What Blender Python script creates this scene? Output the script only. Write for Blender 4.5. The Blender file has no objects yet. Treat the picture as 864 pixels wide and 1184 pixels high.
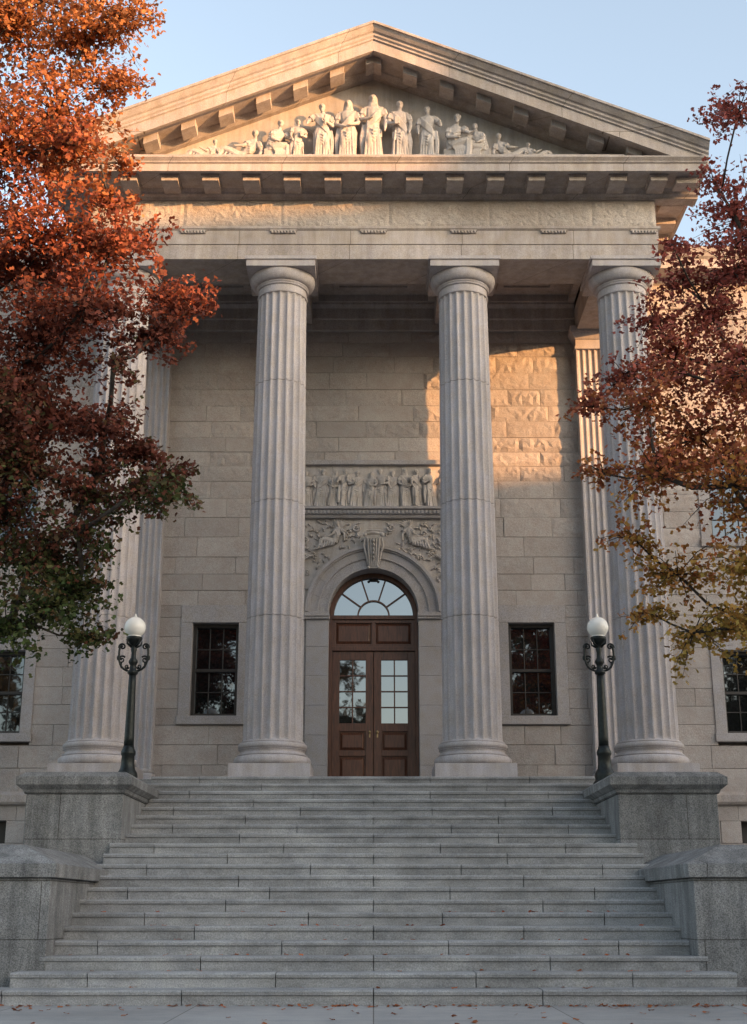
import bpy, math, random, bmesh
from mathutils import Vector, Matrix
import numpy as np
rnd = random.Random(7)
R = math.radians
scene = bpy.context.scene
COL = scene.collection
EYE = 0.95
FLOOR = 3.0

# ------------------------------------------------------------ materials
def new_mat(name):
    m = bpy.data.materials.new(name); m.use_nodes = True
    nt = m.node_tree; nt.nodes.clear()
    out = nt.nodes.new('ShaderNodeOutputMaterial')
    return m, nt, out
def N(nt, t, **kw):
    n = nt.nodes.new(t)
    for k, v in kw.items(): setattr(n, k, v)
    return n
def noise(nt, vec, scale, detail=4, rough=.55):
    n = N(nt, 'ShaderNodeTexNoise'); n.inputs['Scale'].default_value = scale
    n.inputs['Detail'].default_value = detail; n.inputs['Roughness'].default_value = rough
    nt.links.new(vec, n.inputs['Vector']); return n.outputs['Fac']
def math_(nt, op, a, b, clamp=False):
    n = N(nt, 'ShaderNodeMath', operation=op); n.use_clamp = clamp
    for i, x in enumerate((a, b)):
        if isinstance(x, (int, float)): n.inputs[i].default_value = x
        elif x is not None: nt.links.new(x, n.inputs[i])
    return n.outputs[0]
def maprange(nt, v, a, b, c, d):
    n = N(nt, 'ShaderNodeMapRange'); n.clamp = True
    nt.links.new(v, n.inputs[0])
    for i, x in enumerate((a, b, c, d)): n.inputs[i+1].default_value = x
    return n.outputs[0]
def mixc(nt, fac, a, b, mode='MIX'):
    n = N(nt, 'ShaderNodeMix', data_type='RGBA', blend_type=mode)
    if isinstance(fac, (int, float)): n.inputs[0].default_value = fac
    else: nt.links.new(fac, n.inputs[0])
    for idx, x in ((6, a), (7, b)):
        if isinstance(x, tuple): n.inputs[idx].default_value = (*x, 1)
        else: nt.links.new(x, n.inputs[idx])
    return n.outputs[2]
def grey(nt, v):
    n = N(nt, 'ShaderNodeCombineColor')
    for i in range(3): nt.links.new(v, n.inputs[i])
    return n.outputs[0]

def stone(name, col, var=.25, speck=.3, bump=.3, rockbump=0., island=0., joints=None, plane='xz', streak=0., rough=.85, tint=None, rockscale=3.0, sstretch=(3.2, 3.2, .35), blotch=0., bdist=.03):
    m, nt, out = new_mat(name)
    tc = N(nt, 'ShaderNodeTexCoord'); P = tc.outputs['Object']
    n1 = noise(nt, P, .55, 3, .6); n2 = noise(nt, P, 4.5, 4, .65); n3 = noise(nt, P, 75, 2, .6)
    a = maprange(nt, n1, .3, .7, 1-var, 1+var*.6)
    b = maprange(nt, n2, .3, .7, 1-var*.7, 1+var*.5)
    c = maprange(nt, n3, .32, .68, 1-speck, 1+speck)
    v = math_(nt, 'MULTIPLY', math_(nt, 'MULTIPLY', a, b), c)
    if island:
        g = N(nt, 'ShaderNodeNewGeometry')
        v = math_(nt, 'MULTIPLY', v, maprange(nt, g.outputs['Random Per Island'], 0, 1, 1-island, 1+island*.7))
    if streak:
        mp = N(nt, 'ShaderNodeMapping'); mp.inputs['Scale'].default_value = sstretch
        nt.links.new(P, mp.inputs[0])
        s = noise(nt, mp.outputs[0], 1.6, 5, .7)
        v = math_(nt, 'MULTIPLY', v, maprange(nt, s, .38, .62, 1-streak, 1.06))
    if blotch:
        s = noise(nt, P, 1.7, 5, .75)
        v = math_(nt, 'MULTIPLY', v, maprange(nt, s, .36, .56, 1-blotch, 1.04))
    col2 = tint or (col[0]*.93, col[1]*.97, col[2]*1.08)
    base = mixc(nt, maprange(nt, n2, .35, .65, 0, 1), col, col2)
    color = mixc(nt, 1., base, grey(nt, v), 'MULTIPLY')
    h = math_(nt, 'ADD', math_(nt, 'MULTIPLY', n3, .25), math_(nt, 'MULTIPLY', n2, .5))
    if rockbump:
        mr = noise(nt, P, rockscale, 5, .7)
        h = math_(nt, 'ADD', h, math_(nt, 'MULTIPLY', mr, rockbump*3))
    if joints:
        sp = N(nt, 'ShaderNodeSeparateXYZ'); nt.links.new(P, sp.inputs[0])
        cb = N(nt, 'ShaderNodeCombineXYZ')
        if plane == 'xz':
            nt.links.new(math_(nt, 'ADD', sp.outputs[0], sp.outputs[1]), cb.inputs[0]); nt.links.new(sp.outputs[2], cb.inputs[1])
        else:
            nt.links.new(sp.outputs[0], cb.inputs[0]); nt.links.new(sp.outputs[1], cb.inputs[1])
        mp2 = N(nt, 'ShaderNodeMapping'); mp2.inputs['Location'].default_value = (joints[2], joints[3], 0)
        nt.links.new(cb.outputs[0], mp2.inputs[0])
        br = N(nt, 'ShaderNodeTexBrick'); br.offset = joints[4] if len(joints) > 4 else .5
        br.inputs['Scale'].default_value = 1; br.inputs['Brick Width'].default_value = joints[0]
        br.inputs['Row Height'].default_value = joints[1]; br.inputs['Mortar Size'].default_value = .006
        br.inputs['Mortar Smooth'].default_value = .2
        br.inputs['Color1'].default_value = (1, 1, 1, 1); br.inputs['Color2'].default_value = (.86, .86, .86, 1)
        br.inputs['Mortar'].default_value = (.38, .36, .34, 1)
        nt.links.new(mp2.outputs[0], br.inputs['Vector'])
        color = mixc(nt, 1., color, br.outputs['Color'], 'MULTIPLY')
        h = math_(nt, 'SUBTRACT', h, math_(nt, 'MULTIPLY', br.outputs['Fac'], .8))
    bp = N(nt, 'ShaderNodeBump'); bp.inputs['Strength'].default_value = bump; bp.inputs['Distance'].default_value = bdist
    nt.links.new(h, bp.inputs['Height'])
    b = N(nt, 'ShaderNodeBsdfPrincipled'); b.inputs['Roughness'].default_value = rough
    b.inputs['Specular IOR Level'].default_value = .25
    nt.links.new(color, b.inputs['Base Color']); nt.links.new(bp.outputs[0], b.inputs['Normal'])
    nt.links.new(b.outputs[0], out.inputs[0])
    return m

def plain(name, col, rough=.5, metal=0., nscale=8, var=.25, bump=.1, spec=.5, stretch=None):
    m, nt, out = new_mat(name)
    tc = N(nt, 'ShaderNodeTexCoord'); P = tc.outputs['Object']
    if stretch:
        mp = N(nt, 'ShaderNodeMapping'); mp.inputs['Scale'].default_value = stretch
        nt.links.new(P, mp.inputs[0]); P = mp.outputs[0]
    n = noise(nt, P, nscale, 5, .6)
    c = mixc(nt, 1., col, grey(nt, maprange(nt, n, .3, .7, 1-var, 1+var)), 'MULTIPLY')
    bp = N(nt, 'ShaderNodeBump'); bp.inputs['Strength'].default_value = bump; bp.inputs['Distance'].default_value = .01
    nt.links.new(n, bp.inputs['Height'])
    b = N(nt, 'ShaderNodeBsdfPrincipled'); b.inputs['Roughness'].default_value = rough; b.inputs['Metallic'].default_value = metal
    b.inputs['Specular IOR Level'].default_value = spec
    nt.links.new(c, b.inputs['Base Color']); nt.links.new(bp.outputs[0], b.inputs['Normal'])
    nt.links.new(b.outputs[0], out.inputs[0])
    return m

def glass_mat(name, dark, refl):
    m, nt, out = new_mat(name)
    tc = N(nt, 'ShaderNodeTexCoord')
    n = noise(nt, tc.outputs['Object'], 1.3, 3, .5)
    bp = N(nt, 'ShaderNodeBump'); bp.inputs['Strength'].default_value = .06; bp.inputs['Distance'].default_value = .03
    nt.links.new(n, bp.inputs['Height'])
    d = N(nt, 'ShaderNodeBsdfDiffuse'); d.inputs[0].default_value = (*dark, 1)
    g = N(nt, 'ShaderNodeBsdfGlossy'); g.inputs['Roughness'].default_value = .02; g.inputs[0].default_value = (.85, .92, 1, 1)
    nt.links.new(bp.outputs[0], g.inputs['Normal'])
    mx = N(nt, 'ShaderNodeMixShader'); mx.inputs[0].default_value = refl
    nt.links.new(d.outputs[0], mx.inputs[1]); nt.links.new(g.outputs[0], mx.inputs[2]); nt.links.new(mx.outputs[0], out.inputs[0])
    return m

def leaf_mat(name, stops, z0, z1, nz=.6):
    m, nt, out = new_mat(name)
    tc = N(nt, 'ShaderNodeTexCoord'); P = tc.outputs['Object']
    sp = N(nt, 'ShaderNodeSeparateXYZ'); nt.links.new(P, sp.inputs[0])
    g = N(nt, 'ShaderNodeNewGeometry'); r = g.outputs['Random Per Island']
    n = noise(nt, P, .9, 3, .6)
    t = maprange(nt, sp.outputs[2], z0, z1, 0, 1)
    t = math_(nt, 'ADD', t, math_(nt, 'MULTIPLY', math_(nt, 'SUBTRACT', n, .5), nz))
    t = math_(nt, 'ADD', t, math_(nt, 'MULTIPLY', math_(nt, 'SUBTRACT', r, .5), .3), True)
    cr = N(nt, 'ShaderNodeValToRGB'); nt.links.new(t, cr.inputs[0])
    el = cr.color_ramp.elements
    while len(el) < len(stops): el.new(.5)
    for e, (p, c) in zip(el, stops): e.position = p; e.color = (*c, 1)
    w = N(nt, 'ShaderNodeTexWhiteNoise', noise_dimensions='1D'); nt.links.new(r, w.inputs['W'])
    c = mixc(nt, 1., cr.outputs[0], grey(nt, maprange(nt, w.outputs[0], 0, 1, .5, 1.45)), 'MULTIPLY')
    b = N(nt, 'ShaderNodeBsdfPrincipled'); b.inputs['Roughness'].default_value = .6; b.inputs['Specular IOR Level'].default_value = .25
    tr = N(nt, 'ShaderNodeBsdfTranslucent'); mx = N(nt, 'ShaderNodeMixShader'); mx.inputs[0].default_value = .3
    nt.links.new(c, b.inputs['Base Color']); nt.links.new(c, tr.inputs[0])
    nt.links.new(b.outputs[0], mx.inputs[1]); nt.links.new(tr.outputs[0], mx.inputs[2]); nt.links.new(mx.outputs[0], out.inputs[0])
    return m

M_wall = stone('granite_ashlar', (.405, .355, .325), var=.17, speck=.22, bump=.7, rockbump=.35, island=.11, tint=(.372, .345, .328), rockscale=5)
M_joint = plain('mortar', (.25, .215, .19), .95)
M_col = stone('column_granite', (.43, .39, .37), var=.12, speck=.2, bump=.15, streak=.14)
M_ent = stone('entablature_granite', (.45, .39, .34), var=.18, speck=.2, bump=.3, joints=(2.1, 3, .4, .2), streak=.18)
M_frz = stone('frieze_granite', (.46, .405, .36), var=.24, speck=.24, bump=.9, rockbump=.5, island=.04, rockscale=6, tint=(.42, .385, .36))
M_trim = stone('trim_granite', (.42, .365, .32), var=.18, speck=.22, bump=.3, streak=.17)
M_surr = stone('surround_granite', (.36, .33, .31), var=.14, speck=.26, bump=.2, island=.06)
M_sculp = stone('sculpture_stone', (.47, .42, .37), var=.2, speck=.12, bump=.35, streak=.2)
M_step = stone('step_granite', (.315, .32, .33), var=.14, speck=.26, bump=.3, island=.11, streak=.24, tint=(.30, .30, .298), sstretch=(.8, 2., 4.), blotch=.20)
M_ped = stone('pedestal_granite', (.265, .27, .277), var=.22, speck=.45, bump=.4, joints=(2.9, .62, .3, .0), streak=.35, blotch=.25, tint=(.255,.255,.252))
M_pave = stone('concrete_paving', (.33, .33, .33), var=.18, speck=.12, bump=.2, joints=(1.8, 1.8, 0, .2, 0.), plane='xy', tint=(.33,.32,.31))
M_asph = stone('asphalt_surface', (.05, .05, .052), var=.2, speck=.4, bump=.4)
M_ground = stone('lawn_ground', (.07, .09, .035), var=.4, speck=.4, bump=.6, tint=(.1,.08,.03))
M_wood = plain('dark_varnished_wood', (.085, .032, .017), .4, 0, 6, .45, .15, .4, (6, 6, .7))
M_woodframe = plain('window_frame_paint', (.022, .017, .014), .5, 0, 8, .3)
M_glass = glass_mat('window_glass', (.007, .008, .009), .15)
M_glass2 = glass_mat('door_glass', (.012, .013, .014), .2)
M_fan = glass_mat('fanlight_glass', (.012, .013, .014), .24)
M_iron = plain('dark_iron', (.018, .022, .022), .42, .6, 20, .4, .2)
M_brass = plain('brass', (.30, .22, .12), .4, 1.)
M_globe = plain('opal_glass', (.82, .80, .75), .25, 0, 3, .03, 0.)
M_bark = plain('bark', (.045, .035, .028), .9, 0, 14, .5, .8)
M_roof = plain('roof_metal', (.06, .05, .045), .6)
M_brick = stone('sun_blocker_brick', (.28, .13, .09), var=.2, bump=.3, joints=(.4, .15, 0, 0))  # brick of the unseen block added against the sun
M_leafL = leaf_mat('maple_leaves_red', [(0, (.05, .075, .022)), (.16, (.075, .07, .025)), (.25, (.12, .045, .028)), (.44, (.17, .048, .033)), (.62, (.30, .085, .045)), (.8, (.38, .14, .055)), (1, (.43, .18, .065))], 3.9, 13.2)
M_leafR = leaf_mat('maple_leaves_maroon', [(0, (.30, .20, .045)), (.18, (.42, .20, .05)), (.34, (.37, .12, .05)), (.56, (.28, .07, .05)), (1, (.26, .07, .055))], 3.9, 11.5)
M_leafG = leaf_mat('fallen_leaves', [(0, (.3, .12, .04)), (1, (.35, .08, .03))], -1, 1)
M_leafS = leaf_mat('reflected_tree_leaves', [(0, (.05, .05, .02)), (1, (.08, .055, .025))], 4, 18)  # leaves of the unseen trees added for reflections

# ------------------------------------------------------------ mesh builder
class MB:
    def __init__(s): s.v = []; s.f = []
    def add(s, vs, fs):
        o = len(s.v); s.v += [tuple(p) for p in vs]; s.f += [tuple(i+o for i in f) for f in fs]
    def box(s, x0, x1, y0, y1, z0, z1):
        s.add([(x0,y0,z0),(x1,y0,z0),(x1,y1,z0),(x0,y1,z0),(x0,y0,z1),(x1,y0,z1),(x1,y1,z1),(x0,y1,z1)],
              [(0,3,2,1),(4,5,6,7),(0,1,5,4),(1,2,6,5),(2,3,7,6),(3,0,4,7)])
    def block(s, x0, x1, y0, y1, z0, z1, c=.012):
        v = [(x0,y1,z0),(x1,y1,z0),(x1,y1,z1),(x0,y1,z1),(x0,y0+c,z0),(x1,y0+c,z0),(x1,y0+c,z1),(x0,y0+c,z1),
             (x0+c,y0,z0+c),(x1-c,y0,z0+c),(x1-c,y0,z1-c),(x0+c,y0,z1-c)]
        f = [(0,3,2,1),(8,9,10,11)]
        for i in range(4):
            j = (i+1) % 4; f += [(i,j,4+j,4+i),(4+i,4+j,8+j,8+i)]
        s.add(v, f)
    def rockblock(s, x0, x1, y0, y1, z0, z1, amp, cell=.09):
        nx = max(3, int((x1-x0)/cell)); nz = max(3, int((z1-z0)/cell)); v = []; f = []
        for j in range(nz+1):
            for i in range(nx+1):
                e = i in (0, nx) or j in (0, nz)
                x = x0+(x1-x0)*i/nx; z = z0+(z1-z0)*j/nz
                if e: y = y0+amp*.5
                else:
                    x += rnd.uniform(-.25, .25)*cell; z += rnd.uniform(-.25, .25)*cell; y = y0-amp*(rnd.random()**1.3)
                v.append((x, y, z))
        g = lambda i, j: j*(nx+1)+i
        for j in range(nz):
            for i in range(nx):
                if rnd.random() < .5: f += [(g(i,j), g(i+1,j), g(i+1,j+1)), (g(i,j), g(i+1,j+1), g(i,j+1))]
                else: f += [(g(i,j), g(i+1,j), g(i,j+1)), (g(i+1,j), g(i+1,j+1), g(i,j+1))]
        b = len(v); v += [(x0,y1,z0),(x1,y1,z0),(x1,y1,z1),(x0,y1,z1)]
        f += [tuple([g(i,0) for i in range(nx+1)]+[b+1,b]), tuple([g(nx,j) for j in range(nz+1)]+[b+2,b+1]),
              tuple([g(i,nz) for i in range(nx,-1,-1)]+[b+3,b+2]), tuple([g(0,j) for j in range(nz,-1,-1)]+[b,b+3]), (b,b+1,b+2,b+3)]
        s.add(v, f)
    def frustum(s, a, z0, b, z1):
        x0,x1,y0,y1 = a; p0,p1,q0,q1 = b
        s.add([(x0,y0,z0),(x1,y0,z0),(x1,y1,z0),(x0,y1,z0),(p0,q0,z1),(p1,q0,z1),(p1,q1,z1),(p0,q1,z1)],
              [(0,3,2,1),(4,5,6,7),(0,1,5,4),(1,2,6,5),(2,3,7,6),(3,0,4,7)])
    def raised(s, x0, x1, z0, z1, yb, yf, c=.03):
        s.loft([[(x0,yb,z0),(x1,yb,z0),(x1,yb,z1),(x0,yb,z1)], [(x0+c,yf,z0+c),(x1-c,yf,z0+c),(x1-c,yf,z1-c),(x0+c,yf,z1-c)]])
    def loft(s, rings, closed_ends=True):
        n = len(rings[0]); v = [p for r in rings for p in r]; f = []
        for i in range(len(rings)-1):
            for j in range(n):
                k = (j+1) % n; f.append((i*n+j, i*n+k, (i+1)*n+k, (i+1)*n+j))
        if closed_ends:
            f.append(tuple(range(n-1, -1, -1))); f.append(tuple((len(rings)-1)*n+j for j in range(n)))
        s.add(v, f)
    def px(s, prof, x0, x1): s.loft([[(x, y, z) for y, z in prof] for x in (x0, x1)])
    def py(s, prof, y0, y1): s.loft([[(x, y, z) for x, z in prof] for y in (y0, y1)])
    def pz(s, prof, z0, z1): s.loft([[(x, y, z) for x, y in prof] for z in (z0, z1)])
    def rake(s, prof, xs, slope, top): s.loft([[(x, y, top+z-slope*abs(x)) for y, z in prof] for x in xs])
    def lathe(s, prof, n=32, c=(0,0,0)):
        s.loft([[(c[0]+r*math.cos(2*math.pi*j/n), c[1]+r*math.sin(2*math.pi*j/n), c[2]+z) for j in range(n)] for r, z in prof])
    def ring_arch(s, r0, r1, zc, y0, y1, a0=0, a1=math.pi, n=24, xc=0):
        rings = []
        for i in range(n+1):
            a = a0+(a1-a0)*i/n; c_, s_ = math.cos(a), math.sin(a)
            rings.append([(xc+r0*c_, y0, zc+r0*s_), (xc+r1*c_, y0, zc+r1*s_), (xc+r1*c_, y1, zc+r1*s_), (xc+r0*c_, y1, zc+r0*s_)])
        s.loft(rings)
    def ell(s, c, r, nu=14, nv=9, rot=None):
        rings = []
        for i in range(nv+1):
            t = math.pi*(i/nv); t = max(.05, min(math.pi-.05, t))
            ring = []
            for j in range(nu):
                p = Vector((r[0]*math.sin(t)*math.cos(2*math.pi*j/nu), r[1]*math.sin(t)*math.sin(2*math.pi*j/nu), -r[2]*math.cos(t)))
                if rot: p = rot @ p
                ring.append(tuple(Vector(c)+p))
            rings.append(ring)
        s.loft(rings)
    def tube(s, pts, rad, n=12, fold=0., nf=7, ph=0.):
        P = [Vector(p) for p in pts]; rings = []; last = None
        for i, p in enumerate(P):
            t = (P[min(i+1, len(P)-1)]-P[max(i-1, 0)]).normalized()
            sd = t.cross(Vector((0, 1, 0)))
            if sd.length < .25: sd = last if last else t.cross(Vector((1, 0, 0)))
            sd = (sd - t*sd.dot(t)).normalized()
            if last and sd.dot(last) < 0: sd = -sd
            last = sd; up = sd.cross(t)
            r = rad[i]; ra, rb = r if isinstance(r, tuple) else (r, r)
            f = fold if not isinstance(fold, list) else fold[i]
            ring = []
            for j in range(n):
                a = 2*math.pi*j/n; m = 1+f*math.sin(nf*a+ph+i*.25)
                ring.append(tuple(p+sd*ra*m*math.cos(a)+up*rb*m*math.sin(a)))
            rings.append(ring)
        s.loft(rings)
    def mesh(s, name, mat, smooth=False, fix=True):
        me = bpy.data.meshes.new(name); me.from_pydata(s.v, [], s.f)
        if fix:
            bm = bmesh.new(); bm.from_mesh(me); bmesh.ops.recalc_face_normals(bm, faces=bm.faces); bm.to_mesh(me); bm.free()
        if mat: me.materials.append(mat)
        if smooth: me.polygons.foreach_set('use_smooth', [True]*len(me.polygons))
        me.update(); return me

WORLD = {}
def place(name, data, parent=None, loc=(0,0,0), label=None, category=None, group=None, kind=None):
    o = bpy.data.objects.new(name, data); COL.objects.link(o)
    loc = Vector(loc)
    if parent is not None:
        o.parent = parent; o.location = loc - WORLD[parent.name]
    else: o.location = loc
    WORLD[o.name] = loc
    if label: o['label'] = label
    if category: o['category'] = category
    if group: o['group'] = group
    if kind: o['kind'] = kind
    return o
def addbevel(o, w):
    b = o.modifiers.new('bevel', 'BEVEL'); b.width = w; b.segments = 2; b.limit_method = 'ANGLE'; b.angle_limit = R(40)
def part(mb, name, mat, parent=None, loc=(0,0,0), smooth=False, bevel=0, auto=None, **kw):
    o = place(name, mb.mesh(name, mat, smooth or auto is not None), parent, loc, **kw)
    if auto is not None: o.data.set_sharp_from_angle(angle=R(auto))
    if bevel: addbevel(o, bevel)
    return o

# ------------------------------------------------------------ ground setting
g = MB(); g.add([(-400,-400,-.15),(400,-400,-.15),(400,400,-.15),(-400,400,-.15)], [(0,1,2,3)])
part(g, 'ground', M_ground, kind='structure')
g = MB(); g.add([(-200,-8,-.146),(200,-8,-.146),(200,6,-.146),(-200,6,-.146)], [(0,1,2,3)])
part(g, 'road', M_asph, kind='structure')
g = MB(); g.box(-60, 60, 6.16, 26.0, -.2, 0)
part(g, 'sidewalk', M_pave, kind='structure')
g = MB(); g.box(-60, 60, 6.0, 6.157, -.2, .003)
part(g, 'kerb', M_ped, kind='structure', bevel=.015)

# ------------------------------------------------------------ staircase
stair = place('staircase', None, None, (0, 17.8, 0), label='wide grey granite staircase with worn, stained steps', category='stairs')
NR = 20; RISE = FLOOR/NR; Y0 = 14.15; TREAD = 7.446/(NR-1)
YTOP = Y0+7.446
for k in range(NR):
    hw = 4.4 if k == 0 else (3.82 if k == 1 else 3.62)
    y = Y0+TREAD*k; zt = RISE*(k+1); zb = RISE*k-.003
    xs = [-hw]
    offs = (0, .95, 0, .8)[k % 4]
    j = -6*1.9+offs
    while j < 6.3:
        jj = j+(rnd.uniform(-.2, .2) if abs(j) > .1 else 0)
        if -hw+.35 < jj < hw-.35: xs.append(jj)
        j += 1.9
    xs.append(hw)
    m = MB()
    for a, b in zip(xs[:-1], xs[1:]):
        dz = rnd.uniform(-.003, .003); dy = rnd.uniform(-.005, .005); gp = .005
        prof = [(y+.024+dy, zb), (y+.024+dy, zt-.055), (y+.004+dy, zt-.048), (y+dy, zt-.018+dz), (y+.020+dy, zt+dz), (y+.50, zt+dz+.002), (y+.50, zb)]
        m.px(prof, a+gp, b-gp)
    part(m, 'step', M_step, stair)

# ------------------------------------------------------------ pedestals
def pedestal(sx, upper):
    m = MB(); sh = -.13 if sx > 0 else -.05
    if upper:
        x0, x1, y0, y1 = 3.53+sh, 4.86+sh*.6, 18.55, 21.35
        m.box(x0, x1, y0, y1, 0, 2.47)
        c = MB()
        def e(d): return (x0-d, x1+d, y0-d, y1+d)
        c.frustum(e(.02), 2.47, e(.05), 2.53); c.frustum(e(.055), 2.53, e(.12), 2.585)
        c.frustum(e(.125), 2.585, e(.13), 2.70); c.frustum(e(.12), 2.70, e(.02), 2.77)
        b = MB(); b.frustum(e(.06), 0, e(.06), 1.02); b.frustum(e(.06), 1.02, e(.0), 1.08)
    else:
        x0, x1, y0, y1 = 3.57+sh*.4, 5.5, 14.95, 18.5
        m.box(x0, x1, y0, y1, 0, 1.27)
        c = MB()
        def e(d): return (x0-d, x1+d, y0-d, y1+.0)
        c.frustum(e(.06), 1.272, e(.07), 1.42)
        c.frustum(e(.07), 1.42, (x0+.42, x1-.42, y0+.42, y1), 1.64)
        b = None
    for mm in (m, c, b):
        if mm and sx < 0: mm.v = [(-a, q, r) for a, q, r in mm.v]
    cx = sx*(x0+x1)/2
    t = place('stone_pedestal', None, None, (cx, (y0+y1)/2, 0), category='pedestal',
              label='tall grey granite pedestal with moulded cap carrying a lamp' if upper else 'low grey granite end block with hipped coping beside steps',
              group='granite pedestals flanking the stairs')
    part(m, 'pedestal_body', M_ped, t, bevel=.012)
    part(c, 'coping', M_ped, t, bevel=.008)
    if b: part(b, 'pedestal_base', M_ped, t, bevel=.008)
for sx in (-1, 1):
    pedestal(sx, True); pedestal(sx, False)

# ------------------------------------------------------------ street lamps
def scroll(m, cx, cz, r0, r1, a0, turns, rad, sx=1, n=26):
    pts = []; rr = []
    for i in range(n+1):
        t = i/n; a = a0+turns*2*math.pi*t; r = r0+(r1-r0)*t
        pts.append((sx*(cx+r*math.cos(a)), 0, cz+r*math.sin(a))); rr.append(rad*(1-.35*t))
    m.tube(pts, rr, 8); m.ell(pts[-1], (rad*1.5,)*3, 8, 6)
pole = MB(); pole.lathe([(.19,0),(.19,.05),(.165,.08),(.155,.11),(.165,.15),(.155,.20),(.118,.26),(.106,.33),(.10,.46),(.115,.49),(.115,.53),(.09,.58),(.082,.62)], 24)
rings = []
for i in range(9):
    z = .60+1.15*i/8; r = .080-.024*i/8
    rings.append([((r*(1-.13*(j % 2)))*math.cos(2*math.pi*j/24), (r*(1-.13*(j % 2)))*math.sin(2*math.pi*j/24), z) for j in range(24)])
pole.loft(rings)
pole.lathe([(.055,1.74),(.085,1.77),(.085,1.80),(.052,1.83),(.047,1.9),(.072,1.94),(.072,1.97),(.042,2.02),(.036,2.1),(.052,2.16),(.032,2.2),(.06,2.24),(.115,2.30),(.13,2.345),(.12,2.36),(.05,2.365)], 24)
arms = MB()
for s_ in (-1, 1):
    pts = []
    for i in range(17):
        t = i/16
        x = .05+.175*math.sin(t*math.pi*.62)*1.05; z = 1.80+.42*t - .1*math.sin(t*math.pi)
        pts.append((s_*x, 0, z))
    arms.tube(pts, [.018]*17, 8)
    scroll(arms, .185, 2.20, .058, .015, -.3, 1.15, .016, s_)
    scroll(arms, .185, 1.99, .064, .018, 2.5, -1.25, .015, s_)
    scroll(arms, .095, 1.88, .04, .012, 3.5, 1.1, .012, s_)
    arms.tube([(s_*.185, 0, 1.94), (s_*.195, 0, 1.89), (s_*.185, 0, 1.85)], [.011, .018, .005], 8)
    arms.ell((s_*.25, 0, 2.02), (.018, .012, .042), 8, 6)
arms2 = MB()
for a in range(4):
    an = math.pi/4+a*math.pi/2
    arms2.tube([(0.05*math.cos(an), .05*math.sin(an), 2.2), (.13*math.cos(an), .13*math.sin(an), 2.24), (.15*math.cos(an), .15*math.sin(an), 2.31)], [.02, .018, .006], 6)
globe = MB(); globe.ell((0,0,2.515), (.172,.172,.172), 32, 20)
globe.lathe([(.11,2.345),(.105,2.38),(.09,2.40)], 24)
fin = MB(); fin.lathe([(.02,2.68),(.03,2.69),(.012,2.705),(.018,2.72),(.002,2.745)], 12)
md = {k: v.mesh(k, mt, True) for k, v, mt in (('pole', pole, M_iron), ('scroll_bracket', arms, M_iron), ('leaf_ornament', arms2, M_iron), ('globe', globe, M_globe), ('finial', fin, M_globe))}
for X in (-3.85, 3.62):
    L = (X, 20.75, 2.77)
    lamp = place('street_lamp', None, None, L, label='black iron lamp post with white globe on granite pedestal', category='lamp post', group='lamp posts flanking the stairs')
    for k in md: place(k, md[k], lamp, L)

# ------------------------------------------------------------ courthouse
BLD = place('courthouse', None, None, (0, 26, 0), label='neoclassical granite courthouse with columned portico and sculpted pediment', category='building')

def ashlar(m, x0, x1, z0, z1, y, depth, holes, hmin=.30, hmax=.42, lmin=.65, lmax=1.35):
    z = z0
    while z < z1-.02:
        h = rnd.uniform(hmin, hmax)
        if z+h > z1-.15: h = z1-z
        for a, b, c, d in holes:
            for e in (c, d):
                if z < e < z+h+.12 and e-z > .15: h = min(h if z+h < e else 9, e-z)
        zt = z+h; mid = (z+zt)/2
        segs = [(x0, x1)]
        for a, b, c, d in holes:
            if c < mid < d:
                ns = []
                for p, q in segs:
                    if b <= p or a >= q: ns.append((p, q)); continue
                    if a > p: ns.append((p, a))
                    if b < q: ns.append((b, q))
                segs = ns
        for p, q in segs:
            x = p
            first = True
            while x < q-.01:
                l = rnd.uniform(lmin, lmax)*(rnd.uniform(.4, 1) if first else 1); first = False
                if x+l > q-.35: l = q-x
                amp = .004+.020*max(0, min(1, (mid-7.6)/2.5))*(1 if x > .8 else .45)
                amp *= rnd.choice((.5, 1, 1.3))
                if amp < .007: m.block(x+.0025, x+l-.0025, y+rnd.uniform(-.008, .008), y+depth, z+.0025, zt-.0025, rnd.uniform(.004, .009))
                else: m.rockblock(x+.003, x+l-.003, y+rnd.uniform(-.006, .006), y+depth, z+.003, zt-.003, amp, .075)
                x += l
        z = zt
WINS = [(s*3.14, 4.54, 6.39, .46) for s in (-1, 1)]
holes = [(-1.75, 1.75, 6.6, 9.75), (-1.34, 1.34, 2.9, 6.6)] + [(c-.69, c+.69, 4.37, 6.75) for c, *_ in WINS]
w = MB(); ashlar(w, -5.29, 5.29, FLOOR-.05, 12.72, 25.6, .3, holes)
part(w, 'wall', M_wall, BLD, label='coursed pinkish granite ashlar wall behind the columns')
b = MB()
b.box(-5.3, -.93, 25.87, 26.5, 0, 13.6); b.box(.93, 5.3, 25.87, 26.5, 0, 13.6); b.box(-.93, .93, 25.87, 26.5, 7.62, 13.6)
part(b, 'wall_backing', M_joint, BLD)
wing_w = []
for s in (-1, 1):
    for xc in (7.55, 10.6):
        wing_w.append((s*xc, 4.28, 5.95, .5)); wing_w.append((s*xc, 8.3, 10.1, .5))
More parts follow.
